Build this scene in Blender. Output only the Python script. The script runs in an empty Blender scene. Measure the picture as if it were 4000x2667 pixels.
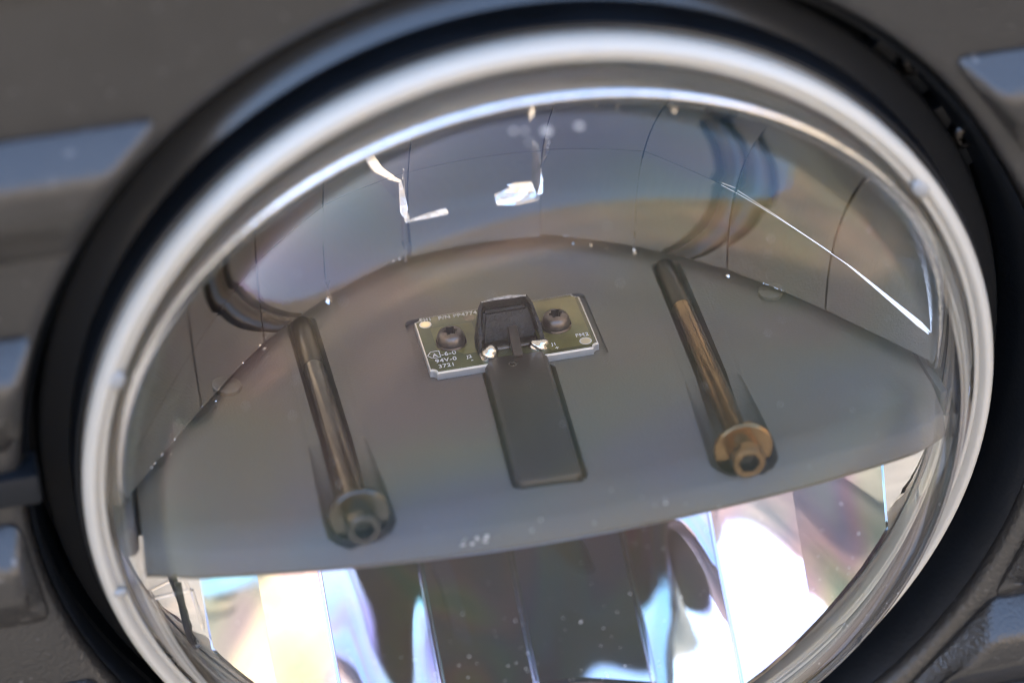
import bpy, bmesh, math, random
from mathutils import Vector, Matrix
random.seed(7)
R = math.radians
S = 0.001
C = bpy.context.scene.collection
sc = bpy.context.scene

# ---------------------------------------------------------------- camera
# lamp frame: x right, y up, z out of the lamp; world = (x, -z, y + 0.9)
LAMP = Matrix.Translation((0, 0, 0.9)) @ Matrix.Rotation(R(90), 4, 'X')
cd = bpy.data.cameras.new('camera'); cam = bpy.data.objects.new('camera', cd); C.objects.link(cam)
right = Vector((0.97649054, -0.04697442, 0.21037974))
down = Vector((-0.15938198, -0.81443937, 0.55793001))
fwd = Vector((0.1451331, -0.57834412, -0.80277921))
rm = Matrix((right, -down, -fwd)).transposed().to_4x4()
cam.matrix_world = LAMP @ Matrix.Translation((-0.08293182, 0.33246596, 0.42484228)) @ rm
cd.lens = 100; cd.sensor_width = 36; cd.clip_start = 0.01; cd.clip_end = 500
cd.dof.use_dof = True; cd.dof.focus_distance = 0.572; cd.dof.aperture_fstop = 7.0
sc.camera = cam

# ---------------------------------------------------------------- sky and sun
SUN_EL, SUN_AZ = R(40), R(-48)          # sun to the left and behind the grille: the lamp stands in open shade
w = bpy.data.worlds.new('World'); sc.world = w; w.use_nodes = True
wn = w.node_tree; bg = wn.nodes['Background']
sky = wn.nodes.new('ShaderNodeTexSky'); sky.sky_type = 'NISHITA'; sky.sun_disc = False
sky.sun_elevation = SUN_EL; sky.sun_rotation = SUN_AZ; sky.dust_density = 2.2; sky.air_density = 1.0
wn.links.new(sky.outputs[0], bg.inputs[0]); bg.inputs[1].default_value = 0.15
sl = bpy.data.lights.new('sun', 'SUN'); sl.energy = 5.0; sl.angle = R(0.5); sl.color = (1, .93, .82)
so = bpy.data.objects.new('sun', sl); C.objects.link(so)
sd = Vector((math.sin(SUN_AZ) * math.cos(SUN_EL), math.cos(SUN_AZ) * math.cos(SUN_EL), math.sin(SUN_EL)))
so.rotation_euler = sd.to_track_quat('Z', 'Y').to_euler(); so.location = (0, 0, 3)
sc.view_settings.view_transform = 'Standard'; sc.view_settings.look = 'None'
sc.view_settings.exposure = 3.1; sc.view_settings.gamma = 1
sc.cycles.use_denoising = True; sc.cycles.filter_width = 1.15
sc.cycles.max_bounces = 24; sc.cycles.transmission_bounces = 16; sc.cycles.glossy_bounces = 12
sc.cycles.transparent_max_bounces = 16; sc.cycles.sample_clamp_indirect = 6.0

# ---------------------------------------------------------------- materials
def mat(name, col, rough=.5, metal=0., bump=0., bscale=800., noise=0., nscale=60., **kw):
    m = bpy.data.materials.new(name); m.use_nodes = True
    nt = m.node_tree; b = nt.nodes['Principled BSDF']
    b.inputs['Base Color'].default_value = (*col, 1); b.inputs['Roughness'].default_value = rough
    b.inputs['Metallic'].default_value = metal
    for k, v in kw.items(): b.inputs[k.replace('_', ' ')].default_value = v
    tc = nt.nodes.new('ShaderNodeTexCoord')
    if bump:
        n = nt.nodes.new('ShaderNodeTexNoise'); n.inputs['Scale'].default_value = bscale; n.inputs['Detail'].default_value = 4
        bp = nt.nodes.new('ShaderNodeBump'); bp.inputs['Strength'].default_value = bump; bp.inputs['Distance'].default_value = .0004
        nt.links.new(tc.outputs['Object'], n.inputs['Vector']); nt.links.new(n.outputs[0], bp.inputs['Height'])
        nt.links.new(bp.outputs[0], b.inputs['Normal'])
    if noise:
        n2 = nt.nodes.new('ShaderNodeTexNoise'); n2.inputs['Scale'].default_value = nscale; n2.inputs['Detail'].default_value = 6
        n2.inputs['Roughness'].default_value = .65
        rp = nt.nodes.new('ShaderNodeValToRGB')
        rp.color_ramp.elements[0].position = .3; rp.color_ramp.elements[1].position = .7
        rp.color_ramp.elements[0].color = (*[c * (1 - noise) for c in col], 1)
        rp.color_ramp.elements[1].color = (*[min(1, c * (1 + noise)) for c in col], 1)
        nt.links.new(tc.outputs['Object'], n2.inputs['Vector']); nt.links.new(n2.outputs[0], rp.inputs[0])
        nt.links.new(rp.outputs[0], b.inputs['Base Color'])
        mr = nt.nodes.new('ShaderNodeMapRange'); mr.inputs['To Min'].default_value = max(0, rough - .08); mr.inputs['To Max'].default_value = rough + .08
        nt.links.new(n2.outputs[0], mr.inputs[0]); nt.links.new(mr.outputs[0], b.inputs['Roughness'])
    return m
M = {}
M['panel'] = mat('grained grey plastic', (.021, .0195, .0185), .33, bump=.6, bscale=1000, noise=.18, nscale=55, Specular_IOR_Level=.85)
nt_ = M['panel'].node_tree; b_ = nt_.nodes['Principled BSDF']; old_ = b_.inputs['Base Color'].links[0].from_socket
n_ = nt_.nodes.new('ShaderNodeTexNoise'); n_.inputs['Scale'].default_value = 420; n_.inputs['Detail'].default_value = 3
m_ = nt_.nodes.new('ShaderNodeMapRange'); m_.inputs['From Min'].default_value = .66; m_.inputs['From Max'].default_value = .74
x_ = nt_.nodes.new('ShaderNodeMix'); x_.data_type = 'RGBA'; x_.inputs[7].default_value = (.10, .096, .09, 1)
t_ = nt_.nodes.new('ShaderNodeTexCoord'); nt_.links.new(t_.outputs['Object'], n_.inputs['Vector']); nt_.links.new(n_.outputs[0], m_.inputs[0])
nt_.links.new(m_.outputs[0], x_.inputs[0]); nt_.links.new(old_, x_.inputs[6]); nt_.links.new(x_.outputs[2], b_.inputs['Base Color'])
M['bezel'] = mat('black plastic', (.005, .007, .010), .5, bump=.3, bscale=1100, Specular_IOR_Level=.3, noise=.2)
M['ringlip'] = mat('satin black ring', (.022, .022, .022), .2, bump=.04, bscale=600, Specular_IOR_Level=.9)
M['shelf'] = mat('dark cast metal', (.125, .113, .098), .42, 0., bump=.25, bscale=2200, noise=.08, nscale=50)
nt_ = M['shelf'].node_tree; b_ = nt_.nodes['Principled BSDF']
n_ = nt_.nodes.new('ShaderNodeTexNoise'); n_.inputs['Scale'].default_value = 17; n_.inputs['Detail'].default_value = 1.5  # reflected lens tints painted into the shelf colour
r_ = nt_.nodes.new('ShaderNodeValToRGB'); e_ = r_.color_ramp.elements
for p_, c_ in ((.40, (.108, .112, .122)), (.48, (.12, .118, .098)), (.56, (.13, .122, .09)), (.66, (.138, .108, .094))):
    q_ = e_.new(p_); q_.color = (*c_, 1)
e_.remove(e_[0]); e_.remove(e_[-1])
t_ = nt_.nodes.new('ShaderNodeTexCoord'); nt_.links.new(t_.outputs['Object'], n_.inputs['Vector']); nt_.links.new(n_.outputs[0], r_.inputs[0]); nt_.links.new(r_.outputs[0], b_.inputs['Base Color'])
M['cover'] = mat('dark moulded cover', (.042, .034, .029), .3, 0., bump=.06, bscale=1500)
M['steel'] = mat('blackened steel', (.10, .096, .094), .17, 1., bump=.06, bscale=2500, noise=.15, nscale=300)
M['gold'] = mat('yellow plated steel', (.21, .135, .065), .16, 1., bump=.08, bscale=2500, noise=.3, nscale=120)
M['screw'] = mat('burnished screw', (.15, .125, .11), .3, .75, bump=.15, bscale=3000, noise=.35, nscale=500)
M['threadm'] = mat('oiled thread', (.05, .047, .045), .32, 1.)
M['socket'] = mat('socket floor', (.03, .03, .03), .5)
M['chrome'] = mat('vacuum chrome', (.92, .90, .87), .025, 1.)
M['chromerough'] = mat('chrome edge', (.85, .85, .85), .16, 1., bump=.3, bscale=900)
M['mask'] = mat('black solder mask', (.085, .088, .035), .09, 0., bump=.03, bscale=900, noise=.55, nscale=35)
M['alu'] = mat('routed aluminium edge', (.72, .72, .71), .36, .55, bump=.25, bscale=2500)
M['print'] = mat('white legend ink', (.8, .8, .78), .5)
M['pad'] = mat('tinned pad', (.75, .68, .5), .3, .8)
M['paint'] = mat('brushed black paint', (.011, .0105, .0105), .5, 0., bump=.9, bscale=1400, noise=.5, nscale=900)
M['worn'] = mat('worn bare edge', (.42, .40, .38), .45, .4, bump=.5, bscale=2500, noise=.5, nscale=1200)
M['solder'] = mat('solder', (.75, .72, .68), .14, 1., bump=.35, bscale=700)
M['housing'] = mat('grey housing', (.13, .132, .125), .55, bump=.2, bscale=1500)
M['sealant'] = mat('pale sealant', (.74, .67, .55), .45, noise=.1, nscale=150)
M['dustm'] = mat('pale dust', (.65, .65, .65), .9)

def lens_mat():
    m = mat('clear polycarbonate', (1, 1, 1), .0); nt = m.node_tree; b = nt.nodes['Principled BSDF']
    b.inputs['Transmission Weight'].default_value = 1; b.inputs['IOR'].default_value = 1.28
    tc = nt.nodes.new('ShaderNodeTexCoord'); n = nt.nodes.new('ShaderNodeTexNoise')
    n.inputs['Scale'].default_value = 16; n.inputs['Detail'].default_value = 1.5; n.inputs['Distortion'].default_value = .6
    mr = nt.nodes.new('ShaderNodeMapRange'); mr.inputs['From Min'].default_value = .25; mr.inputs['From Max'].default_value = .75
    mr.inputs['To Min'].default_value = 220; mr.inputs['To Max'].default_value = 560
    nt.links.new(tc.outputs['Object'], n.inputs[0]); nt.links.new(n.outputs[0], mr.inputs[0])
    nt.links.new(mr.outputs[0], b.inputs['Thin Film Thickness']); b.inputs['Thin Film IOR'].default_value = 1.34
    return m
M['lens'] = lens_mat()
def clear_mat(name, white, rough):
    m = bpy.data.materials.new(name); m.use_nodes = True; nt = m.node_tree
    b = nt.nodes['Principled BSDF']; b.inputs['Transmission Weight'].default_value = 1 - white
    b.inputs['Base Color'].default_value = (.82, .775, .68, 1) if white > .5 else (.97, .96, .94, 1); b.inputs['Roughness'].default_value = rough; b.inputs['IOR'].default_value = 1.5
    return m
M['rim'] = clear_mat('thick clear lens edge', .6, .2)
M['clear'] = clear_mat('clear bracket', .05, .05)

M['tabm'] = clear_mat('grey moulded mark', .8, .3); M['tabm'].node_tree.nodes['Principled BSDF'].inputs['Base Color'].default_value = (.38, .38, .37, 1)
def irid_mat():
    m = mat('mirror with painted rainbow', (.8, .8, .8), .04, 1.); nt = m.node_tree; b = nt.nodes['Principled BSDF']  # rainbow sheen of the stressed lens painted into the mirror colour
    tc = nt.nodes.new('ShaderNodeTexCoord'); mp = nt.nodes.new('ShaderNodeMapping'); mp.inputs['Scale'].default_value = (1, .35, .6)
    n = nt.nodes.new('ShaderNodeTexNoise'); n.inputs['Scale'].default_value = 42; n.inputs['Detail'].default_value = 1; n.inputs['Distortion'].default_value = .8
    lw = nt.nodes.new('ShaderNodeLayerWeight'); ad = nt.nodes.new('ShaderNodeMath'); ad.operation = 'MULTIPLY_ADD'; ad.inputs[1].default_value = .35
    cr = nt.nodes.new('ShaderNodeValToRGB'); e = cr.color_ramp.elements
    cols = [(.2, (0.680, 0.688, 0.704)), (.36, (0.576, 0.688, 0.768)), (.46, (0.592, 0.560, 0.768)), (.54, (0.760, 0.592, 0.720)), (.62, (0.76, 0.75, 0.65)), (.7, (0.544, 0.736, 0.608)), (.8, (0.608, 0.632, 0.768)), (.95, (0.680, 0.688, 0.704))]
    while len(e) < len(cols): e.new(.5)
    for i, (p, c) in enumerate(cols): e[i].position = p; e[i].color = (*c, 1)
    nt.links.new(tc.outputs['Object'], mp.inputs[0]); nt.links.new(mp.outputs[0], n.inputs[0])
    nt.links.new(lw.outputs['Facing'], ad.inputs[0]); nt.links.new(n.outputs[0], ad.inputs[2])
    nt.links.new(ad.outputs[0], cr.inputs[0]); nt.links.new(cr.outputs[0], b.inputs['Base Color'])
    return m
M['irid'] = irid_mat()

# ---------------------------------------------------------------- helpers
def obj(name, bm, m, parent=None, smooth=None, label=None, kind=None):
    me = bpy.data.meshes.new(name)
    bmesh.ops.remove_doubles(bm, verts=bm.verts, dist=1e-4)
    bmesh.ops.recalc_face_normals(bm, faces=bm.faces)
    bmesh.ops.scale(bm, vec=(S, S, S), verts=bm.verts)
    bm.to_mesh(me); bm.free()
    me.materials.append(M[m] if isinstance(m, str) else m)
    o = bpy.data.objects.new(name, me); C.objects.link(o)
    if parent: o.parent = parent
    if smooth is not None:
        me.shade_smooth()
        if smooth < 180: me.set_sharp_from_angle(angle=R(smooth))
    if label: o['label'] = label
    if kind: o['kind'] = kind
    return o
def thing(name, label, cat):
    e = bpy.data.objects.new(name, None); C.objects.link(e); e.matrix_world = LAMP; e.empty_display_size = .05
    e['label'] = label; e['category'] = cat
    return e
def rings(bm, prof, seg=64, c=(0, 0), closed=False, cap0=False, cap1=False, axis='z', a0=0., a1=2 * math.pi, off=None):
    """surface of revolution; prof = [(r or f(angle), h)], turned about z (or y)"""
    full = abs(a1 - a0) > 6.28; n = seg if full else seg + 1; vs = []
    for r, h in prof:
        row = []
        for i in range(n):
            a = a0 + (a1 - a0) * i / seg; rr = r(a) if callable(r) else r; hh = h(a) if callable(h) else h
            p, q = c[0] + rr * math.cos(a), c[1] + rr * math.sin(a)
            row.append(bm.verts.new((p, q, hh) if axis == 'z' else (p, hh, q)))
        vs.append(row)
    pairs = list(zip(vs[:-1], vs[1:])) + ([(vs[-1], vs[0])] if closed else [])
    for A, B in pairs:
        for i in range(seg):
            j = (i + 1) % n
            bm.faces.new((A[i], A[j], B[j], B[i]))
    if cap0: bm.faces.new(vs[0])
    if cap1: bm.faces.new(vs[-1])
    if not full and closed:
        bm.faces.new([r[0] for r in vs]); bm.faces.new([r[-1] for r in vs])
    return vs
def box(bm, x0, x1, y0, y1, z0, z1, bev=0., seg=2):
    r = bmesh.ops.create_cube(bm, size=1, matrix=Matrix.Translation(((x0 + x1) / 2, (y0 + y1) / 2, (z0 + z1) / 2)) @ Matrix.Diagonal((x1 - x0, y1 - y0, z1 - z0, 1)))
    if bev:
        es = list({e for v in r['verts'] for e in v.link_edges})
        bmesh.ops.bevel(bm, geom=es, offset=bev, segments=seg, affect='EDGES', profile=.5)
def tube(bm, pts, rad, seg=10, cap=True):
    pts = [Vector(p) for p in pts]; rows = []
    for i, p in enumerate(pts):
        t = (pts[min(i + 1, len(pts) - 1)] - pts[max(i - 1, 0)]).normalized()
        u = t.cross(Vector((0, 1, .13))).normalized(); v = t.cross(u)
        r = rad[i] if isinstance(rad, (list, tuple)) else rad
        rows.append([bm.verts.new(p + r * (math.cos(a) * u + math.sin(a) * v)) for a in [2 * math.pi * k / seg for k in range(seg)]])
    for A, B in zip(rows[:-1], rows[1:]):
        for k in range(seg): bm.faces.new((A[k], A[(k + 1) % seg], B[(k + 1) % seg], B[k]))
    if cap: bm.faces.new(rows[0]); bm.faces.new(rows[-1])
def prism(bm, poly, y0, y1, bev=0.):
    """poly in (x, z), extruded from y0 to y1"""
    a = [bm.verts.new((x, y0, z)) for x, z in poly]; b = [bm.verts.new((x, y1, z)) for x, z in poly]
    n = len(poly); fs = [bm.faces.new(a), bm.faces.new(b)]
    for i in range(n): fs.append(bm.faces.new((a[i], a[(i + 1) % n], b[(i + 1) % n], b[i])))
    if bev:
        bmesh.ops.recalc_face_normals(bm, faces=fs)
        bmesh.ops.bevel(bm, geom=[e for e in fs[1].edges], offset=bev, segments=2, affect='EDGES', profile=.5)
def rrect(x0, x1, z0, z1, r, n=5):
    out = []
    for cx, cz, s in ((x1 - r, z1 - r, 0), (x0 + r, z1 - r, 90), (x0 + r, z0 + r, 180), (x1 - r, z0 + r, 270)):
        for k in range(n + 1):
            a = R(s + 90 * k / n); out.append((cx + r * math.cos(a), cz + r * math.sin(a)))
    return out
def cut(o, bms):
    """subtract solids from o and keep only the resulting mesh"""
    for bm in bms:
        bmesh.ops.remove_doubles(bm, verts=bm.verts, dist=1e-4); bmesh.ops.recalc_face_normals(bm, faces=bm.faces)
        bmesh.ops.scale(bm, vec=(S, S, S), verts=bm.verts)
        me = bpy.data.meshes.new('cutter'); bm.to_mesh(me); bm.free()
        c = bpy.data.objects.new('cutter', me); C.objects.link(c)
        if o.parent: c.matrix_world = o.parent.matrix_world
        md = o.modifiers.new('cut', 'BOOLEAN'); md.operation = 'DIFFERENCE'; md.object = c; md.solver = 'EXACT'
        bpy.context.view_layer.update()
        new = bpy.data.meshes.new_from_object(o.evaluated_get(bpy.context.evaluated_depsgraph_get()))
        o.modifiers.clear(); old = o.data; o.data = new; bpy.data.meshes.remove(old)
        bpy.data.objects.remove(c); bpy.data.meshes.remove(me)
def text(s, x, z, size, parent, y, slant=0., rot=0.):
    cu = bpy.data.curves.new('t', 'FONT'); cu.body = s; cu.size = size * S; cu.extrude = .00002; cu.shear = slant
    cu.space_character = 1.08; cu.offset = .000022
    t = bpy.data.objects.new('t', cu); C.objects.link(t); bpy.context.view_layer.update()
    me = bpy.data.meshes.new_from_object(t.evaluated_get(bpy.context.evaluated_depsgraph_get()))
    bpy.data.objects.remove(t); bpy.data.curves.remove(cu)
    me.transform(Matrix.Translation((x * S, y * S, z * S)) @ Matrix.Rotation(R(rot), 4, 'Y') @ Matrix.Rotation(R(-90), 4, 'X'))
    me.materials.clear(); me.materials.append(M['print'])
    o = bpy.data.objects.new('printed_text', me); C.objects.link(o); o.parent = parent
    return o

# ---------------------------------------------------------------- ground
# flat asphalt; unseen bank added to block low sky and bounce warm light
bm = bmesh.new(); NA = 72; rows = []
for d, h in ((0, 0), (1, 0), (3, 0), (6, 0), (8, .15), (9.5, 1.8), (11, 4), (13, 6.5), (15, 7.6), (26, 8), (60, 8), (300, 8)):
    rows.append([bm.verts.new((1000 * d * math.cos(2 * math.pi * k / NA), 1000 * d * math.sin(2 * math.pi * k / NA), 1000 * h * (1 + .05 * math.sin(k * .35 + 1) + .02 * math.sin(k * 2.3 + d)))) for k in range(NA)])
for A, B in zip(rows[:-1], rows[1:]):
    for k in range(NA): bm.faces.new((A[k], A[(k + 1) % NA], B[(k + 1) % NA], B[k]))
gm = mat('asphalt and added bank', (.05, .047, .043), .85, bump=.3, bscale=90, noise=.3, nscale=3)
nt = gm.node_tree; b = nt.nodes['Principled BSDF']; asp = b.inputs['Base Color'].links[0].from_socket
ge = nt.nodes.new('ShaderNodeNewGeometry'); sx = nt.nodes.new('ShaderNodeSeparateXYZ'); mr = nt.nodes.new('ShaderNodeMapRange')
mr.inputs['From Min'].default_value = .05; mr.inputs['From Max'].default_value = .6
n3 = nt.nodes.new('ShaderNodeTexNoise'); n3.inputs['Scale'].default_value = .5; n3.inputs['Detail'].default_value = 6
r3 = nt.nodes.new('ShaderNodeValToRGB'); r3.color_ramp.elements[0].position = .35; r3.color_ramp.elements[1].position = .65
r3.color_ramp.elements[0].color = (.085, .075, .058, 1); r3.color_ramp.elements[1].color = (.19, .145, .10, 1)
mx = nt.nodes.new('ShaderNodeMix'); mx.data_type = 'RGBA'
nt.links.new(ge.outputs['Position'], sx.inputs[0]); nt.links.new(sx.outputs['Z'], mr.inputs[0]); nt.links.new(mr.outputs[0], mx.inputs[0])
nt.links.new(ge.outputs['Position'], n3.inputs['Vector']); nt.links.new(n3.outputs[0], r3.inputs[0])
nt.links.new(asp, mx.inputs[6]); nt.links.new(r3.outputs[0], mx.inputs[7]); nt.links.new(mx.outputs[2], b.inputs['Base Color'])
g = obj('ground', bm, gm, kind='structure', smooth=180); g['label'] = 'asphalt ground rising to an added unseen bank that blocks the low sky'

# ---------------------------------------------------------------- grille panel
grille = thing('grille', 'grained dark grey plastic vehicle grille with raised bars around the round headlight', 'grille')
HX, HY, HR = 0.0, 4.0, 100.0
bm = bmesh.new(); seg = 128
def flare(k):      # the opening is wider at its lower right, where the black trim is broad
    return lambda a: HY * math.sin(a) + math.sqrt((HR + k) ** 2 - (HY * math.cos(a)) ** 2) + 8.5 * max(0, math.cos(a + R(60))) ** 1.2
prof = [(flare(-1.2), -14), (flare(-.9), -4), (flare(-.3), -1.6), (flare(.8), -.5), (flare(2.6), 0)]
vs = rings(bm, prof, seg)
outer = []
for i in range(seg):
    a = 2 * math.pi * i / seg; c_, s_ = math.cos(a), math.sin(a); k = 1 / max(abs(c_), abs(s_))
    outer.append(bm.verts.new((HX + 130 * c_ * k, HY + 130 * s_ * k, 0)))
far = []
for i in range(seg):
    v = outer[i].co; far.append(bm.verts.new((v.x * 4.2, v.y * (3.2 if v.y > 0 else 3.6), 0)))
back = [bm.verts.new((v.co.x, v.co.y, -25)) for v in far]
for A, B in ((vs[-1], outer), (outer, far), (far, back)):
    for i in range(seg): bm.faces.new((A[i], A[(i + 1) % seg], B[(i + 1) % seg], B[i]))
obj('panel', bm, 'panel', grille, 40)
for x0, x1, y0, y1 in ((-480, 480, 112, 116),):
    bm = bmesh.new(); box(bm, x0, x1, y0, y1, -2, 2.2, .9, 3); obj('moulding_line', bm, 'panel', grille, 50)
def bar(side, ytop, h=7.0, d=7.5):
    """raised bar running away from the lamp, its end cut on the slant"""
    bm = bmesh.new(); far_x = 480 * side
    sect = ((ytop, -.5), (ytop - 7, d), (ytop - 7 - h, d), (ytop - h - 13, d * .45), (ytop - h - 20, -.5))
    def end(y, z):      # the end follows the round opening
        a = math.asin(max(-1, min(1, y / 104))); a = a if side > 0 else math.pi - a; r = flare((.4 if side < 0 and y < 70 else 3.0) + (0 if z < 1 else 2))(a)
        return side * max(math.sqrt(max(r * r - y * y, 0)), 60)
    A = [bm.verts.new((end(y, z), y, z)) for y, z in sect]; B = [bm.verts.new((far_x, y, z)) for y, z in sect]
    for i in range(5): bm.faces.new((A[i], A[(i + 1) % 5], B[(i + 1) % 5], B[i]))
    bm.faces.new(A); bm.faces.new(B)
    bmesh.ops.recalc_face_normals(bm, faces=bm.faces)
    bmesh.ops.bevel(bm, geom=list(bm.edges), offset=2.2, segments=4, affect='EDGES', profile=.5)
    obj('bar', bm, 'panel', grille, 50)
for yt in (86, 46, 5, -36, -77): bar(-1, yt)
for yt in (74, 33, -9, -33, -57, -82): bar(1, yt)

# ---------------------------------------------------------------- black mounting ring
bez = thing('mounting_ring', 'black plastic mounting ring holding the headlight inside the grille opening', 'ring')
bm = bmesh.new()
rings(bm, [(89.3, -3), (89.9, -3.2), (90.1, -4), (90.4, -10.6), (90, -11.4), (88, -11.6), (88, -3)], 160)
obj('inner_collar', bm, 'bezel', bez, 40)
bm = bmesh.new()
rings(bm, [(88.5, -11.8), (90.2, -11.4), (90.9, -12.0), (94.9, -14.4), (95.6, -15.1), (95.9, -16.2), (96.0, -21), (96.1, -24), (88, -24)], 160)
obj('retaining_ring', bm, 'ringlip', bez, 40)
bm = bmesh.new()
rings(bm, [(97.3, -40), (97.5, -22), (97.6, -18.5), (lambda a: min(99.2, flare(-.6)(a)), -15), (lambda a: min(flare(-1.9)(a), max(99.4, flare(-5)(a))), -8), (flare(-1.8), -3.6), (flare(-1.3), -3.0), (flare(-1.25), -9)], 128)
obj('outer_trim', bm, 'bezel', bez, 45)
bm = bmesh.new(); rings(bm, [(84, -26), (120, -26), (120, -30), (84, -30)], 96, closed=True)
obj('bucket_flange', bm, 'bezel', bez, 40)
def torx_screw(parent, pos, axis, rad, hgt, m='screw', flange=0., lobes=6, name='screw', sock=None):
    """pan head screw with a star or hex socket, built along +z then turned to axis"""
    seg = 36; bm = bmesh.new(); sr = rad * (.42 if lobes == 6 else .6)
    if lobes == 6: star = lambda k: (lambda a: k * sr * (1 + .2 * math.cos(6 * a)))
    else:
        def star(k): return lambda a: k * sr * 1.05 * math.cos(math.pi / 6) / math.cos((a + R(8)) % (math.pi / 3) - math.pi / 6)
    if lobes == 6:
        prof = [(star(.93), hgt * .35), (star(.97), hgt * .8), (star(1.04), hgt * .985), (rad * .62, hgt * .95), (rad * .8, hgt * .84), (rad * .93, hgt * .66), (rad, hgt * .42), (rad, hgt * .18), (rad * .96, .05)]
        if flange: prof += [(flange * .97, .42), (flange, .25), (flange, -.3)]
    else:
        prof = [(star(.98), hgt * .3), (star(1), hgt * .93), (star(1.06), hgt * .97), (rad * .8, hgt), (rad * .93, hgt * .98), (rad, hgt * .9), (rad * 1.0, 0)]
    rings(bm, prof, seg)
    q = Vector((0, 0, 1)).rotation_difference(Vector(axis)).to_matrix().to_4x4()
    bm.transform(Matrix.Translation(pos) @ q)
    o = obj(name, bm, m, parent, 40)
    b2 = bmesh.new(); rings(b2, [(star(.93), hgt * .34)], seg) if 0 else None
    vs_ = [b2.verts.new((star(.99)(2 * math.pi * i / seg) * math.cos(2 * math.pi * i / seg), star(.99)(2 * math.pi * i / seg) * math.sin(2 * math.pi * i / seg), hgt * .36)) for i in range(seg)]
    b2.faces.new(vs_); b2.transform(Matrix.Translation(pos) @ q)
    return o, b2
for x, y in ((87.6, 44.5), (76.8, 62.4)):
    bm = bmesh.new(); a = math.degrees(math.atan2(y, x))
    box(bm, -4.2, 4.4, -8.5, 7.5, -26, -19.5, .9)
    bm.transform(Matrix.Translation((x * .99, y * .99, 0)) @ Matrix.Rotation(R(a), 4, 'Z'))
    tab = obj('clip_tab', bm, 'bezel', bez, 40)
    o, b2 = torx_screw(tab, (x, y, -19.5), (0, 0, 1), 3.0, 3.0, 'threadm')
    obj('socket', b2, 'socket', tab)
bm = bmesh.new(); box(bm, -107, -96, 9, 15.5, -6, 2.5, .7)
obj('side_clip', bm, 'bezel', bez, 40)

# ---------------------------------------------------------------- headlight
hl = thing('headlight', 'round clear-lens LED headlight with faceted chrome reflectors above and below a dark metal shelf', 'headlight')
LO = lambda r: 3 + 25 * (1 - (r / 84.5) ** 9.5) - r * r * .0004
LI = lambda r: 0 + 25 * (1 - (r / 82.3) ** 9.5) - r * r * .0004
bm = bmesh.new()
rr_o = [0.02] + [84.5 * (1 - (1 - k / 40) ** 1.6) for k in range(1, 40)] + [84.3]
rr_i = [0.02] + [82.3 * (1 - (1 - k / 40) ** 1.6) for k in range(1, 40)] + [82.1]
prof = [(r, LO(r)) for r in rr_o] + [(84.5, 2.2), (84.5, -4)] + [(82.3, -4), (82.3, -.2)] + [(r, LI(r)) for r in reversed(rr_i)]
rings(bm, prof, 192)
lens = obj('lens', bm, 'lens', hl, 55, label='clear domed lens')
bm = bmesh.new()
rings(bm, [(84.75, -5), (84.75, .7), (85.0, 1.3), (85.5, 1.5), (85.9, 1.2), (86.1, 1.5), (86.6, 2.4), (87.3, 2.7), (88.0, 2.4), (88.35, 1.7), (88.6, 1.6), (88.95, .9), (89.05, -.6), (88.9, -2.8), (88.2, -3.2), (87.4, -3.4), (87.2, -5)], 192, closed=True)
rim = obj('lens_rim', bm, 'rim', hl, 60, label='thick clear flange around the lens')
for a in (33.5, 157, 190):
    bm = bmesh.new(); bmesh.ops.create_uvsphere(bm, u_segments=20, v_segments=12, radius=1)
    bm.transform(Matrix.Rotation(R(a), 4, 'Z') @ Matrix.Translation((86, 0, 2.4)) @ Matrix.Diagonal((1.5, 2.2 if a < 180 else 1, .9, 1)))
    obj('moulding_tab', bm, 'tabm', rim, 180)
bm = bmesh.new()
def arcpts(r, z, a0, a1, n=24): return [(r * math.cos(R(a0 + (a1 - a0) * k / n)), r * math.sin(R(a0 + (a1 - a0) * k / n)), z) for k in range(n + 1)]
tube(bm, arcpts(82.9, 6.5, -42, -100, 40), [.3] + [1.5] * 39 + [.3], 12)
obj('clear_rib', bm, 'clear', rim, 180)
bm = bmesh.new(); rings(bm, [(84.9, -5.2), (85.2, -5.05), (88.4, -5.05), (88.6, -5.2), (88.6, -9), (84.9, -9)], 160, closed=True)
obj('sealant_bead', bm, 'sealant', hl, 40)
bm = bmesh.new(); rings(bm, [(80.5, -8.5), (84.4, -8.5), (84.4, -14), (80.5, -30)], 160, closed=True)
hs = obj('housing', bm, 'housing', hl, 40)
bm = bmesh.new(); rings(bm, [(84.4, -13.8), (84.2, -34), (78, -60), (62, -78), (40, -84), (.1, -86)], 96); obj('back_shell', bm, 'bezel', hl, 40)

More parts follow.
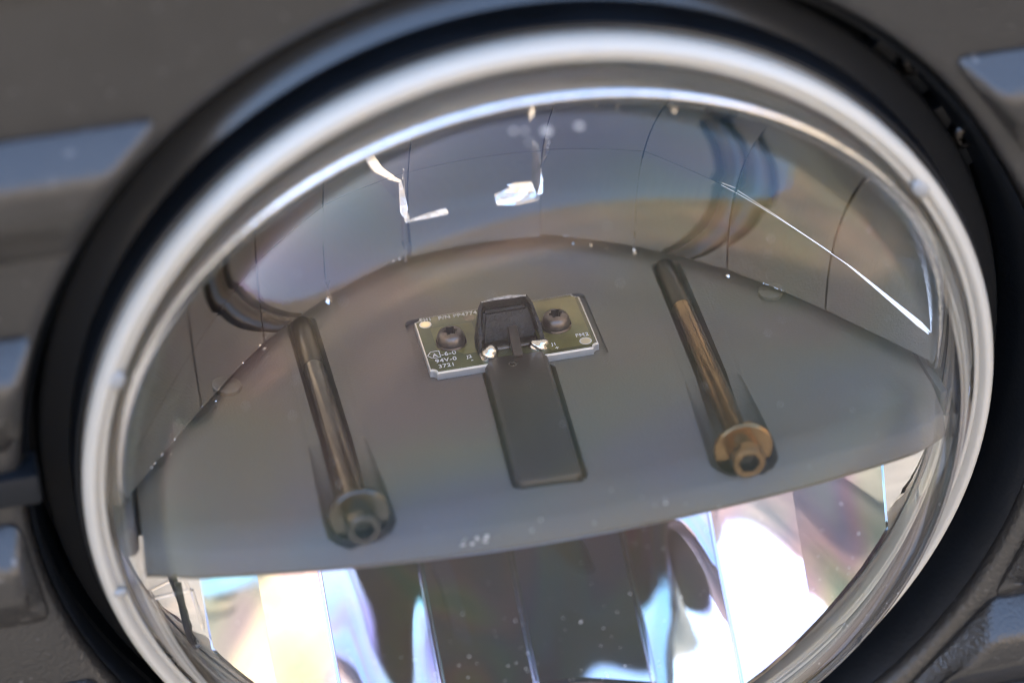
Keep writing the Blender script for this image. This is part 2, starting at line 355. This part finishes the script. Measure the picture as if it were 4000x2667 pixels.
# reflectors: faceted paraboloids z = -75 + r^2 / 92
PZ = lambda x, y: -73.2 + (x * x + y * y) / 92
def patch(bm, x0, x1, lo, up, nx=8, ny=8, curve=1., skirt=1.5, zfun=None, wave=0., ph=0.):
    """one facet: flattened between its two side lines, so facets meet at a crease without a step"""
    zfun = zfun or PZ; rows = []
    for j in range(ny + 1):
        row = []
        for i in range(nx + 1):
            x = x0 + (x1 - x0) * i / nx; y = lo(x) + (up(x) - lo(x)) * j / ny
            z = zfun(x, y); zl, zr = zfun(x0, y), zfun(x1, y); f = (x - x0) / (x1 - x0); lin = zl + (zr - zl) * f
            z = lin + (z - lin) * curve + wave * 4 * f * (1 - f) * math.sin(y * .21 + x * .17 + ph)
            row.append(bm.verts.new((x, y, z)))
        rows.append(row)
    for A, B in zip(rows[:-1], rows[1:]):
        for i in range(nx): bm.faces.new((A[i], A[i + 1], B[i + 1], B[i]))
    edge = rows[0] + [r[-1] for r in rows[1:]] + rows[-1][-2::-1] + [r[0] for r in rows[-2:0:-1]]
    sk = [] if not skirt else [bm.verts.new((v.co.x * 1.002, v.co.y * 1.002, v.co.z - skirt)) for v in edge]
    n = len(edge) if skirt else 0
    for i in range(n): bm.faces.new((edge[i], edge[(i + 1) % n], sk[(i + 1) % n], sk[i]))
def interp(tab):
    def f(x):
        if x <= tab[0][0]: return tab[0][1]
        for (a, p), (b, q) in zip(tab[:-1], tab[1:]):
            if x <= b: return p + (q - p) * (x - a) / (b - a)
        return tab[-1][1]
    return f
crease = interp([(-79.4, 7.5), (-66.5, 16.5), (-48.5, 25), (-33, 29), (-14, 26.5), (14, 27), (32.3, 31), (48.5, 25), (66.5, 16.5), (79.4, 7.5)])
top = lambda x: math.sqrt(max(79.6 ** 2 - x * x, 0)) + .02
foot = lambda x: 1.9
upr = bpy.data.objects.new('upper_reflector', None); C.objects.link(upr); upr.parent = hl
lab = {}
cols = [-79.3, -63.5, -48.4, -33.2, -14, 14, 32.3, 48.6, 64, 79.3]
rnd = random.Random(3)
TX = {x: k for x, k in zip(cols, (.04, -.05, .05, -.03, 0, .05, -.05, .03, -.05))}
for x0, x1 in zip(cols[:-1], cols[1:]):
    for lo, up in ((foot, crease), (crease, top)):
        bm = bmesh.new(); tl = rnd.uniform(.02, .05) if lo is crease else 0
        tx = 0 if abs(x0 + x1) < 1 else TX[x0]; xm = (x0 + x1) / 2
        zz = (lambda x, y, k=tl, tx=tx, xm=xm: PZ(x, y) + tx * (x - xm) - k * max(0, y - crease(x)) + (.7 if abs(x) < 14 and y < 13 else 0))
        patch(bm, x0 + .13, x1 - .13, (lambda x, l=lo: min(l(x), top(x) - .3) + (.09 if l is crease else 0)), (lambda x, u=up: u(x) - .02), 12, 12, .6 if abs(x0 + x1) < 90 else .85, zfun=zz, wave=.04, ph=x0)
        obj('facet', bm, 'chrome', upr, 40)
CORNER = [[(-15.9, 25.2, -64.9), (-15.5, 25.1, -64.7), (-15.2, 22, -62.2), (-15.1, 19.9, -60.4), (-15.9, 18.1, -59.1), (-16.8, 19.2, -60.1)], [(-14.9, 11.5, -68.4), (-13.8, 13.1, -70.1), (-12.0, 13.9, -71.0), (-9.5, 12.8, -69.9), (-5.5, 12.0, -69.2), (-5.6, 11.7, -68.9), (-9.8, 11.6, -68.6)], [(4.6, 12.5, -68.3), (9.4, 13.0, -68.2), (12.0, 14.2, -68.4), (13.9, 14.2, -67.6), (13.4, 13.1, -66.8), (9.0, 12.4, -67.2)], [(14.0, 21.8, -65.8), (13.7, 19.5, -63.4), (13.5, 17.4, -62.6), (12.1, 17.2, -62.4), (13.1, 19.2, -63.6)]]
for name, pl in zip(('gusset', 'corner_step', 'corner_step', 'gusset'), CORNER):   # small ledges at the lower corners of the centre facet
    bm = bmesh.new()
    a = [bm.verts.new(p) for p in pl]; b = [bm.verts.new((x, y, min(z - 1, PZ(x, y) - .5))) for x, y, z in pl]
    bm.faces.new(a); bm.faces.new(b)
    for k in range(len(a)): bm.faces.new((a[k], a[(k + 1) % len(a)], b[(k + 1) % len(a)], b[k]))
    bmesh.ops.recalc_face_normals(bm, faces=bm.faces); bmesh.ops.bevel(bm, geom=list(bm.edges), offset=.12, segments=2, affect='EDGES')
    obj(name, bm, 'chromerough', upr, 40)
rn = random.Random(8)
for x, y, r in ((-33.4, .5, .9), (32.3, .4, .75), (-48.6, 1.0, .6), (48.6, .6, .5), (-47, 44, .9), (-26, 60, 1.2), (20.5, .3, .3), (24, .3, .3), (27, .3, .25), (-73.5, .3, .3), (-71, .3, .3), (-60.5, .3, .25)):  # chrome nubs added as bright glints at seams and foot
    bm = bmesh.new(); bmesh.ops.create_icosphere(bm, subdivisions=1, radius=1)
    for v in bm.verts: v.co = Vector((x, y, PZ(x, y) + .4)) + v.co * r * rn.uniform(.6, 1.3)
    obj('glint_nub', bm, 'chrome', upr)
for s in (1,):   # rounded crease that widens towards the rim
    bm = bmesh.new(); n = 24; pts = []; rad = []
    for k in range(n + 1):
        x = 46 + 32.2 * k / n; y = crease(x); pts.append((s * x, y, PZ(x, y) + .25)); rad.append(.05 + .6 * (k / n) ** 2.5)
    rad[-1] = .15
    tube(bm, pts, rad, 8); obj('crease_bead', bm, 'chrome', upr, 60)
for x, r in ((-33.2, 1.0), (32.3, .6), (-15, .5)):
    bm = bmesh.new()
    tube(bm, [(x, y, PZ(x, y) + .1 - r * .3) for y in (0.4, 6, 12, 18, 24, 28)], [r, r, r * .9, r * .7, r * .5, .12], 8)
    obj('seam_bead', bm, 'chrome', upr, 60)
bm = bmesh.new()   # rolled front rim, leaning forward towards the top
zt = lambda k: (lambda a: -5 + 12 * math.sin(a) + k)
rings(bm, [(79.0, lambda a: -7.5), (79.1, zt(-.6)), (79.5, zt(.1)), (80.4, zt(.5)), (81.4, zt(.2)), (81.9, zt(-.8)), (81.9, lambda a: -8)], 120, closed=True, a0=R(.3), a1=R(179.7))
obj('front_rim', bm, 'chromerough', upr, 50)

# lower reflector
lwr = bpy.data.objects.new('lower_reflector', None); C.objects.link(lwr); lwr.parent = hl
lcols = [-69.8, -58, -44.7, -22.2, -2.2, 22, 38, 54, 69.8]
bot = lambda x: -min(74, math.sqrt(max(78.5 ** 2 - x * x, 1)))
midl = lambda x: -38 - .0035 * x * x * (1 if abs(x) < 60 else .9)
def ZL(x, y):
    a = abs(x); t = min(1, max(0, (a - 24) / 16)); t = t * t * (3 - 2 * t)
    return PZ(x, y) + t * (.28 * (70 - max(a, 38)) + .17 * (y + 66)) + (1 - t) * .2 * min(0, y + 57 + .25 * x)
LC = [.7, .4, .2, -1.1, .8, -.4, .5, .6]
for i, (x0, x1) in enumerate(zip(lcols[:-1], lcols[1:])):
    bm = bmesh.new()
    patch(bm, x0 + .01, x1 - .01, (lambda x: -8.2), (lambda x: bot(x) + .05), 16, 26, LC[i], 0, ZL, [.1, .15, .3, .25, .4, .35, .15, .1][i], i * 1.7)
    obj('facet', bm, 'irid', lwr, 60)
for x, r in ((-44.7, .5), (-22.2, .8), (-2.2, .7), (22.0, .8), (38, .45)):   # rounded ribs between the lower facets
    bm = bmesh.new(); yb = bot(x)
    tube(bm, [(x, -8.3 + (yb + 8.3) * k / 14, ZL(x, -8.3 + (yb + 8.3) * k / 14) - r * .25) for k in range(15)], r, 10)
    obj('seam_rib', bm, 'irid', lwr, 60)
for s in (-1, 1):      # flat side wings between the cavity and the rim
    bm = bmesh.new(); n = 20; A = []; B = []; D = []
    for k in range(n + 1):
        y = -8.5 - 60 * k / n
        xi = min(69.8, math.sqrt(78.4 ** 2 - y * y)); xo = math.sqrt(82 ** 2 - y * y)
        A.append(bm.verts.new((s * (xi - .2), y, ZL(xi, y)))); B.append(bm.verts.new((s * (xi + .1), y, max(ZL(xi, y) + 1, -14 + .05 * y)))); D.append(bm.verts.new((s * xo, y, -5 - .02 * y)))
    for P_, Q_ in ((A, B), (B, D)):
        for k in range(n): bm.faces.new((P_[k], P_[k + 1], Q_[k + 1], Q_[k]))
    obj('side_wing', bm, 'chrome', lwr, 50)
bm = bmesh.new(); A = []; B = []; D = []
for k in range(31):
    x = -26 + 52 * k / 30; A.append(bm.verts.new((x, -74, ZL(x, -74)))); B.append(bm.verts.new((x, -74.2, ZL(x, -74) + 4))); D.append(bm.verts.new((x, -math.sqrt(82.5 ** 2 - x * x), -3)))
for P_, Q_ in ((A, B), (B, D)):
    for k in range(30): bm.faces.new((P_[k], P_[k + 1], Q_[k + 1], Q_[k]))
obj('bottom_wing', bm, 'irid', lwr, 50)
bm = bmesh.new()
for pts in ([(-78.6, -22, -3), (-71.5, -21.3, -3), (-70.5, -36, -3), (-75.5, -37, -3), (-78.6, -22, -3)],):
    for a, b in zip(pts[:-1], pts[1:]): tube(bm, [a, b], .38, 8)
obj('clip_frame', bm, 'clear', lwr, 60)
bm = bmesh.new(); box(bm, -74.5, -73.2, -38, -20, -4.5, -3.2, .2); obj('clip_post', bm, 'bezel', lwr, 60)

# ---------------------------------------------------------------- shelf
bm = bmesh.new()
zf = lambda x: 18.6 - .0015 * x * x - max(0, abs(x) - 71) * .22
XS = [-77.9, -77.6, -76.5] + [-74 + 148 * i / 40 for i in range(41)] + [76.3, 77.3, 77.6]
sect = lambda x: [(-8.2, -78), (0, -78), (0, zf(x) - 9), (-.35, zf(x) - 7.3), (-1.0, zf(x) - 5.6), (-2.3, zf(x) - 3), (-3.0, zf(x) - 2), (-6.2, zf(x)), (-6.6, zf(x) - .05), (-8.2, zf(x) - 1.5)]
rows = [[bm.verts.new((x, y, z)) for y, z in sect(x)] for x in XS]
n = len(rows[0])
for A, B in zip(rows[:-1], rows[1:]):
    for k in range(n): bm.faces.new((A[k], A[(k + 1) % n], B[(k + 1) % n], B[k]))
bm.faces.new(rows[0]); bm.faces.new(rows[-1])
shelf = obj('shelf', bm, 'shelf', hl, label='flat dark metal shelf across the lamp')
BX = ((-40.0, -38.9, 10.2), (37.4, 35.2, 9.9))
def bolt_axis(xb, xf, zw, drop=0.):
    a, b_ = Vector((xb, -1.6 - drop, -55)), Vector((xf, 1.1 - drop, zw))
    return Matrix.Translation(b_) @ Vector((0, 0, 1)).rotation_difference(b_ - a).to_matrix().to_4x4()
cutters = []
b = bmesh.new(); prism(b, rrect(-19.4, 18.4, -50.4, -27.6, 1.6), -1.0, 5); cutters.append(b)
b = bmesh.new(); prism(b, rrect(-7.5, 7.2, -30, 10.2, 2.0), -4.5, 5); b.transform(Matrix.Translation((0, 0, -30)) @ Matrix.Rotation(R(-3), 4, 'Y') @ Matrix.Translation((0, 0, 30))); cutters.append(b)
for xb, xf, zw in BX:
    ang = math.atan2(xf - xb, zw + 55)
    b = bmesh.new(); box(b, -3.15, 3.15, -6.2, 6, -57 - zw, 1, 1.5, 3)
    b.transform(Matrix.Translation((xf, 0, zw)) @ Matrix.Rotation(ang, 4, 'Y')); cutters.append(b)
    b = bmesh.new(); A_ = []   # wide trough whose floor slopes down towards the washer, round at the front
    for z, wd, dp in ((-25.5, 5.4, .0), (-24, 5.6, .35), (-12, 6.3, 3.4), (-2, 6.7, 6.4), (1.6, 6.8, 6.9), (3.2, 5.6, 6.6), (4.2, 3.4, 5.6)):
        A_.append([b.verts.new((wd * cx_, -dp * cy_ if cy_ >= 0 else 6, z)) for cx_, cy_ in ((-1.0, -1), (-1.0, 0), (-.97, .3), (-.85, .62), (-.6, .88), (-.25, 1), (.25, 1), (.6, .88), (.85, .62), (.97, .3), (1.0, 0), (1.0, -1))])
    for P_, Q_ in zip(A_[:-1], A_[1:]):
        for k in range(12): b.faces.new((P_[k], P_[(k + 1) % 12], Q_[(k + 1) % 12], Q_[k]))
    b.faces.new(A_[0]); b.faces.new(A_[-1])
    b.transform(Matrix.Translation((xf, 0, zw)) @ Matrix.Rotation(ang, 4, 'Y')); cutters.append(b)
cut(shelf, cutters)
shelf.data.shade_smooth(); shelf.data.set_sharp_from_angle(angle=R(35))
# tongue shaped cover lying in its groove
cov = bmesh.new(); prism(cov, rrect(-6.6, 6.3, -32.2, 9.4, 1.6), -4.4, 1.0, 1.1)
cov.transform(Matrix.Translation((0, 0, -30)) @ Matrix.Rotation(R(-3), 4, 'Y') @ Matrix.Translation((0, 0, 30)))
cover = obj('tongue_cover', cov, 'cover', hl, 40, label='long smooth dark cover strip running forward from the board')
bm = bmesh.new(); rings(bm, [(.3, 1.15), (.65, 1.28), (.9, 1.15)], 20, (-1.2, -28.2), axis='y'); obj('pin_hole', bm, 'steel', cover, 60)
# bolts
for (xb, xf, zw), m in zip(BX, ('steel', 'gold')):
    e = bpy.data.objects.new('bolt', None); C.objects.link(e); e.parent = hl
    e['label'] = 'dark grey socket bolt and washer' if xb < 0 else 'yellow plated socket bolt and washer'
    T = bolt_axis(xb, xf, zw)
    bm = bmesh.new(); rings(bm, [(2.2, -zw - 40.5), (2.3, -zw - 40), (2.3, 0)], 32); bm.transform(T); obj('shank', bm, m, e, 60)
    bm = bmesh.new(); pr = []; z = -zw - 57.
    while z < -zw - 40.6: pr += [(2.3, z), (2.23, z + .35)]; z += .7
    rings(bm, pr, 24, cap0=True); bm.transform(T); obj('thread', bm, 'threadm', e, 30)
    bm = bmesh.new(); rings(bm, [(2.4, -.2), (5.4, -.2), (5.8, .1), (5.8, .9), (5.5, 1.2), (2.4, 1.2)], 48, closed=True); bm.transform(T); obj('washer', bm, m, e, 40)
    o, b2 = torx_screw(e, T @ Vector((0, 0, 1.2)), T.to_3x3() @ Vector((0, 0, 1)), 3.25, 4.6, m, lobes=4, name='socket_head')
    obj('socket', b2, 'socket', e)
for x, z in ((-57.5, -38.3), (55.5, -40.9)):
    bm = bmesh.new(); rings(bm, [(2.6, -.2), (2.6, .8), (2.2, 1.1), (.01, 1.1)], 24, (x, z + 1.5), axis='y'); obj('boss', bm, 'shelf', shelf, 40)

# ---------------------------------------------------------------- LED board
PT = .85
cx = 1.3
poly = []
for X, Z, s in ((17.0, -29.7, 0), (-17.6, -29.7, 90), (-17.6, -49.4, 180), (17.0, -49.4, 270)):
    for k in range(7):
        a = R(s + 90 * k / 6 + 180)      # notched (scooped) corners
        a = R(s + 270 - 90 * k / 6)
        poly.append((X + cx * math.cos(a), Z + cx * math.sin(a)))
bm = bmesh.new(); prism(bm, poly, -.9, PT - .02, .3); board = obj('circuit_board', bm, 'alu', hl, label='black aluminium-core LED circuit board with white printing')
bm = bmesh.new(); ins = [(-.3 + (x + .3) * .982, -39.55 + (z + 39.55) * .966) for x, z in poly]; prism(bm, ins, PT - .1, PT); obj('solder_mask', bm, 'mask', board)
for x, z in ((-11.6, -39.2), (10.1, -39.2)):
    o, b2 = torx_screw(board, (x, PT + .05, z), (0, 1, 0), 2.85, 2.9, 'screw', flange=3.15)
    obj('star_socket', b2, 'socket', board)
M['sheen'] = mat('mask with painted sheen', (.17, .155, .05), .12, 0., bump=.03, bscale=900, noise=.35, nscale=60)
for pl in ([(5.5, -48.3), (16, -48.3), (16, -31), (7.4, -31), (5.5, -34)], [(-14.8, -45), (-6.2, -45), (-6.2, -34.5), (-9.8, -34.5), (-12.4, -37.2), (-14.8, -37.2)]):  # facet reflection painted on the board as flat olive patches
    bm = bmesh.new(); f = bm.faces.new([bm.verts.new((x, PT + .008, z)) for x, z in pl]); obj('sheen_patch', bm, 'sheen', board)
for x, z, m in ((-15.5, -46.7, 'pad'), (14.6, -32.3, 'pad')):
    bm = bmesh.new(); rings(bm, [(1.05, PT + .02), (.01, PT + .02)], 28, (x, z), axis='y'); obj('fiducial_pad', bm, m, board)
    bm = bmesh.new(); rings(bm, [(1.05, PT + .02), (1.25, PT + .02)], 28, (x, z), axis='y'); obj('fiducial_ring', bm, 'print', board)
bm = bmesh.new(); rings(bm, [(1.15, PT + .01), (1.0, PT + .06), (.85, PT + .01), (.01, PT + .01)], 24, (-6.4, -46.6), axis='y'); obj('alignment_hole', bm, 'steel', board, 60)
for s, x, z, sz in (('FM1', -16.3, -47.9, 1.3), ('P/N PP4774', -12.6, -47.6, 1.55), ('-6-0', -14.4, -35.0, 1.75), ('94V-0', -16.0, -33.0, 1.7), ('3721', -15.7, -31.15, 1.6), ('J2', -9.6, -32.9, 1.35), ('-', -9.0, -31.6, 1.5), ('J1', 7.7, -32.5, 1.3), ('+', 8.1, -31.0, 1.5), ('FM2', 13.0, -34.0, 1.5)):
    text(s, x, z, sz, board, PT + .055)
text('A', -16.15, -35.15, 1.5, board, PT + .055)
bm = bmesh.new(); pp = [(-17.1, -35.75), (-16.3, -36.95), (-14.6, -36.95), (-14.6, -34.75), (-16.3, -34.75)]
for a, b in zip(pp, pp[1:] + pp[:1]):
    d = Vector((b[0] - a[0], 0, b[1] - a[1])).normalized(); nn = Vector((-d.z, 0, d.x)) * .1
    q = [Vector((a[0], PT + .07, a[1])) + nn - d * .08, Vector((b[0], PT + .07, b[1])) + nn + d * .08, Vector((b[0], PT + .07, b[1])) - nn + d * .08, Vector((a[0], PT + .07, a[1])) - nn - d * .08]
    bm.faces.new([bm.verts.new(v) for v in q])
obj('printed_symbol', bm, 'print', board)

# black painted light shield standing on the board
sh = bmesh.new()
def sheet(bm, outer, inner):
    """closed bent sheet from two matching grids of points"""
    def grid(g): return [[bm.verts.new(p) for p in r] for r in g]
    A, B = grid(outer), grid(inner); m_, n_ = len(A), len(A[0])
    for G in (A, B):
        for i in range(m_ - 1):
            for j in range(n_ - 1): bm.faces.new((G[i][j], G[i][j + 1], G[i + 1][j + 1], G[i + 1][j]))
    for j in range(n_ - 1):
        bm.faces.new((A[0][j], A[0][j + 1], B[0][j + 1], B[0][j])); bm.faces.new((A[-1][j], A[-1][j + 1], B[-1][j + 1], B[-1][j]))
    for i in range(m_ - 1):
        bm.faces.new((A[i][0], A[i + 1][0], B[i + 1][0], B[i][0])); bm.faces.new((A[i][-1], A[i + 1][-1], B[i + 1][-1], B[i][-1]))
# plan outline of the hood: open to the front, back wall, swept wings; narrower and leaning at the top
base = [(-7.2, -33.2), (-7.3, -36), (-6.9, -39.2), (-5.2, -41.3), (-2, -41.8), (2, -41.8), (5.0, -41.2), (6.6, -39), (6.9, -36), (6.7, -33.4)]
topo = [(-6.6, -35.2), (-6.3, -37.2), (-5.7, -39.4), (-4.9, -40.6), (-2, -40.9), (2, -40.9), (4.6, -40.5), (5.4, -39.2), (6.0, -37.2), (6.2, -35.4)]
hts = [3.9, 4.6, 6.6, 7.7, 7.8, 7.8, 7.7, 6.6, 4.6, 3.8]
rj = random.Random(5)
def hood(inset):
    g = []
    for k in range(9):
        t = k / 8; row = []
        for (bx_, bz_), (tx_, tz_), h in zip(base, topo, hts):
            x = bx_ + (tx_ - bx_) * t; z = bz_ + (tz_ - bz_) * t
            d = Vector((x, 0, z + 35)); d = d.normalized() if d.length > 0 else d
            j = rj.uniform(-.08, .08) if inset == 0 else 0
            row.append((x - d.x * inset + j, PT + .02 + h * t, z - d.z * inset + j))
        g.append(row)
    return g
sheet(sh, hood(0), hood(.75))
shield = obj('light_shield', sh, 'paint', hl, 60, label='black painted hood over the LED')
bm = bmesh.new()   # inner sloping block behind the LED
vs1 = [(-5.8, PT, -36.5), (5.6, PT, -36.5), (5.2, PT, -40.8), (-5.4, PT, -40.8)]; vs2 = [(-4.6, 6.7, -39.2), (4.4, 6.7, -39.2), (4.4, 6.9, -40.7), (-4.6, 6.9, -40.7)]
a = [bm.verts.new(p) for p in vs1]; b = [bm.verts.new(p) for p in vs2]
bm.faces.new(a); bm.faces.new(b)
for i in range(4): bm.faces.new((a[i], a[(i + 1) % 4], b[(i + 1) % 4], b[i]))
bmesh.ops.recalc_face_normals(bm, faces=bm.faces); bmesh.ops.bevel(bm, geom=list(bm.edges), offset=.5, segments=2, affect='EDGES')
obj('sloping_back', bm, 'paint', shield, 50)
bm = bmesh.new(); tube(bm, [(-4.7, PT + 7.72, -40.3), (-2, PT + 7.84, -40.5), (1, PT + 7.86, -40.5), (4.4, PT + 7.72, -40.2)], [.12, .32, .42, .2], 8); obj('worn_edge', bm, 'worn', shield, 60)
bm = bmesh.new()   # front post
for (x0, x1, y0, y1, z0, z1) in ((-.95, .95, PT, 4.6, -36.5, -30.2),):
    box(bm, x0, x1, y0, y1, z0, z1, .25)
for v in bm.verts:
    if v.co.y > 3 and v.co.z > -33: v.co.y = 1.6
    v.co.x += (v.co.z + 36) * -.02 + .5
obj('post', bm, 'cover', shield, 50)
bm = bmesh.new(); box(bm, -5.8, 5.4, PT, 1.5, -36.4, -33.6, .3); obj('led_carrier', bm, 'steel', shield, 50)
for x, z, r in ((-5.1, -32.6, 2.2), (5.1, -32.9, 1.85)):
    bm = bmesh.new(); bmesh.ops.create_icosphere(bm, subdivisions=4, radius=1)
    for v in bm.verts:
        k = 1 + .13 * math.sin(3 * v.co.x + 2 * v.co.z + x) + .06 * math.sin(7 * v.co.y + 5 * v.co.x)
        v.co = Vector((x + v.co.x * r * k, PT + .25 + v.co.y * r * .85 * k, z + v.co.z * r * .8 * k))
    obj('solder_joint', bm, 'solder', board, 180)

# board and hood repeat under the shelf, seen only in the lower mirrors
bm = bmesh.new(); prism(bm, [(x, z) for x, z in poly], -9.6, -8.3, .2); lb = obj('lower_circuit_board', bm, 'alu', hl)
bm = bmesh.new(); prism(bm, ins, -9.75, -9.5); obj('solder_mask', bm, 'sealant', lb)  # mask paled to brighten the lower mirrors
bm = bmesh.new(); prism(bm, [(-6.5, -33), (-5, -41), (5, -41), (6.5, -33)], -18, -9.7, .6); obj('lower_light_shield', bm, 'paint', hl)
bm = bmesh.new(); prism(bm, rrect(-6.5, 6.5, -31, 9, 1.4), -9.6, -8.1); obj('lower_cover', bm, 'housing', hl)  # lighter than the upper cover, to lift the dark mirror centre
# side mounts at the shelf ends
for s in (-1, 1):
    bm = bmesh.new(); box(bm, min(s * 78.8, s * 81), max(s * 78.8, s * 81), -7.5, -1, -14, 1.5, 1.0); obj('end_mount', bm, 'housing', shelf, 40)

# dust on the outside of the lens
bm = bmesh.new(); rd = random.Random(11)
for k in range(330):
    if k < 210: x, y = rd.gauss(14, 30), rd.gauss(-30, 16)
    else: x, y = rd.uniform(-65, 65), rd.uniform(-60, 65)
    r = math.hypot(x, y)
    if r > 80: continue
    s_ = rd.choice((.06, .07, .09, .1, .12, .17)) * (1.5 if k % 29 == 0 else 1)
    e_ = rd.uniform(1, 2.6) if k % 3 == 0 else 1
    sl_ = 9.5 * 25 * r ** 8.5 / 84.5 ** 9.5
    nrm = Vector((x / max(r, .1) * sl_, y / max(r, .1) * sl_, 1)).normalized()
    T = Matrix.Translation((x, y, LO(r) + .02)) @ Vector((0, 0, 1)).rotation_difference(nrm).to_matrix().to_4x4() @ Matrix.Rotation(rd.uniform(0, 6), 4, 'Z') @ Matrix.Diagonal((s_ * e_, s_, s_ * .5, 1))
    bmesh.ops.create_icosphere(bm, subdivisions=1, radius=1, matrix=T)
obj('lens_dust', bm, 'dustm', hl, kind='stuff')
# dried water spots high on the lens and a scuff low on the shelf lip
M['spot'] = mat('dried water spot', (.55, .5, .44), .8)
def on_lens(px, py, pz): return Vector((px, py, LO(math.hypot(px, py)) + .03))
for x, y, r in ((-5.9, 79, .5), (-4, 78.9, .42), (-.3, 78.6, .9), (5.5, 78.5, .7), (-3.7, 77.7, .35)):
    bm = bmesh.new(); bmesh.ops.create_icosphere(bm, subdivisions=2, radius=1)
    rr = math.hypot(x, y); sl_ = 9.5 * 25 * rr ** 8.5 / 84.5 ** 9.5
    nrm = Vector((x / rr * sl_, y / rr * sl_, 1)).normalized()
    bm.transform(Matrix.Translation(on_lens(x, y, 0)) @ Vector((0, 0, 1)).rotation_difference(nrm).to_matrix().to_4x4() @ Matrix.Diagonal((r, r * .8, .05, 1)))
    obj('water_spot', bm, 'spot', lens, 180)
bm = bmesh.new(); rs = random.Random(4)
for k in range(16):
    x = -19 + rs.uniform(-3.2, 3.2); yy = rs.uniform(-4.8, -3.2)
    bmesh.ops.create_icosphere(bm, subdivisions=1, radius=rs.uniform(.12, .34), matrix=Matrix.Translation((x, yy, zf(x) - .9 + (-3.2 - yy) * .3)) @ Matrix.Diagonal((1.5, 1, .5, 1)))
obj('scuff', bm, 'dustm', shelf, kind='stuff')
bm = bmesh.new()   # chrome specks added as glints along the reflector foot
for k in range(70):
    x = rs.choice((rs.uniform(-76, -52), rs.uniform(18, 31), rs.uniform(-32, -16), rs.uniform(50, 70)))
    bmesh.ops.create_icosphere(bm, subdivisions=1, radius=rs.uniform(.08, .22), matrix=Matrix.Translation((x, 1.95, PZ(x, 1.9) + .05)))
obj('foot_glint', bm, 'chrome', upr, kind='stuff')
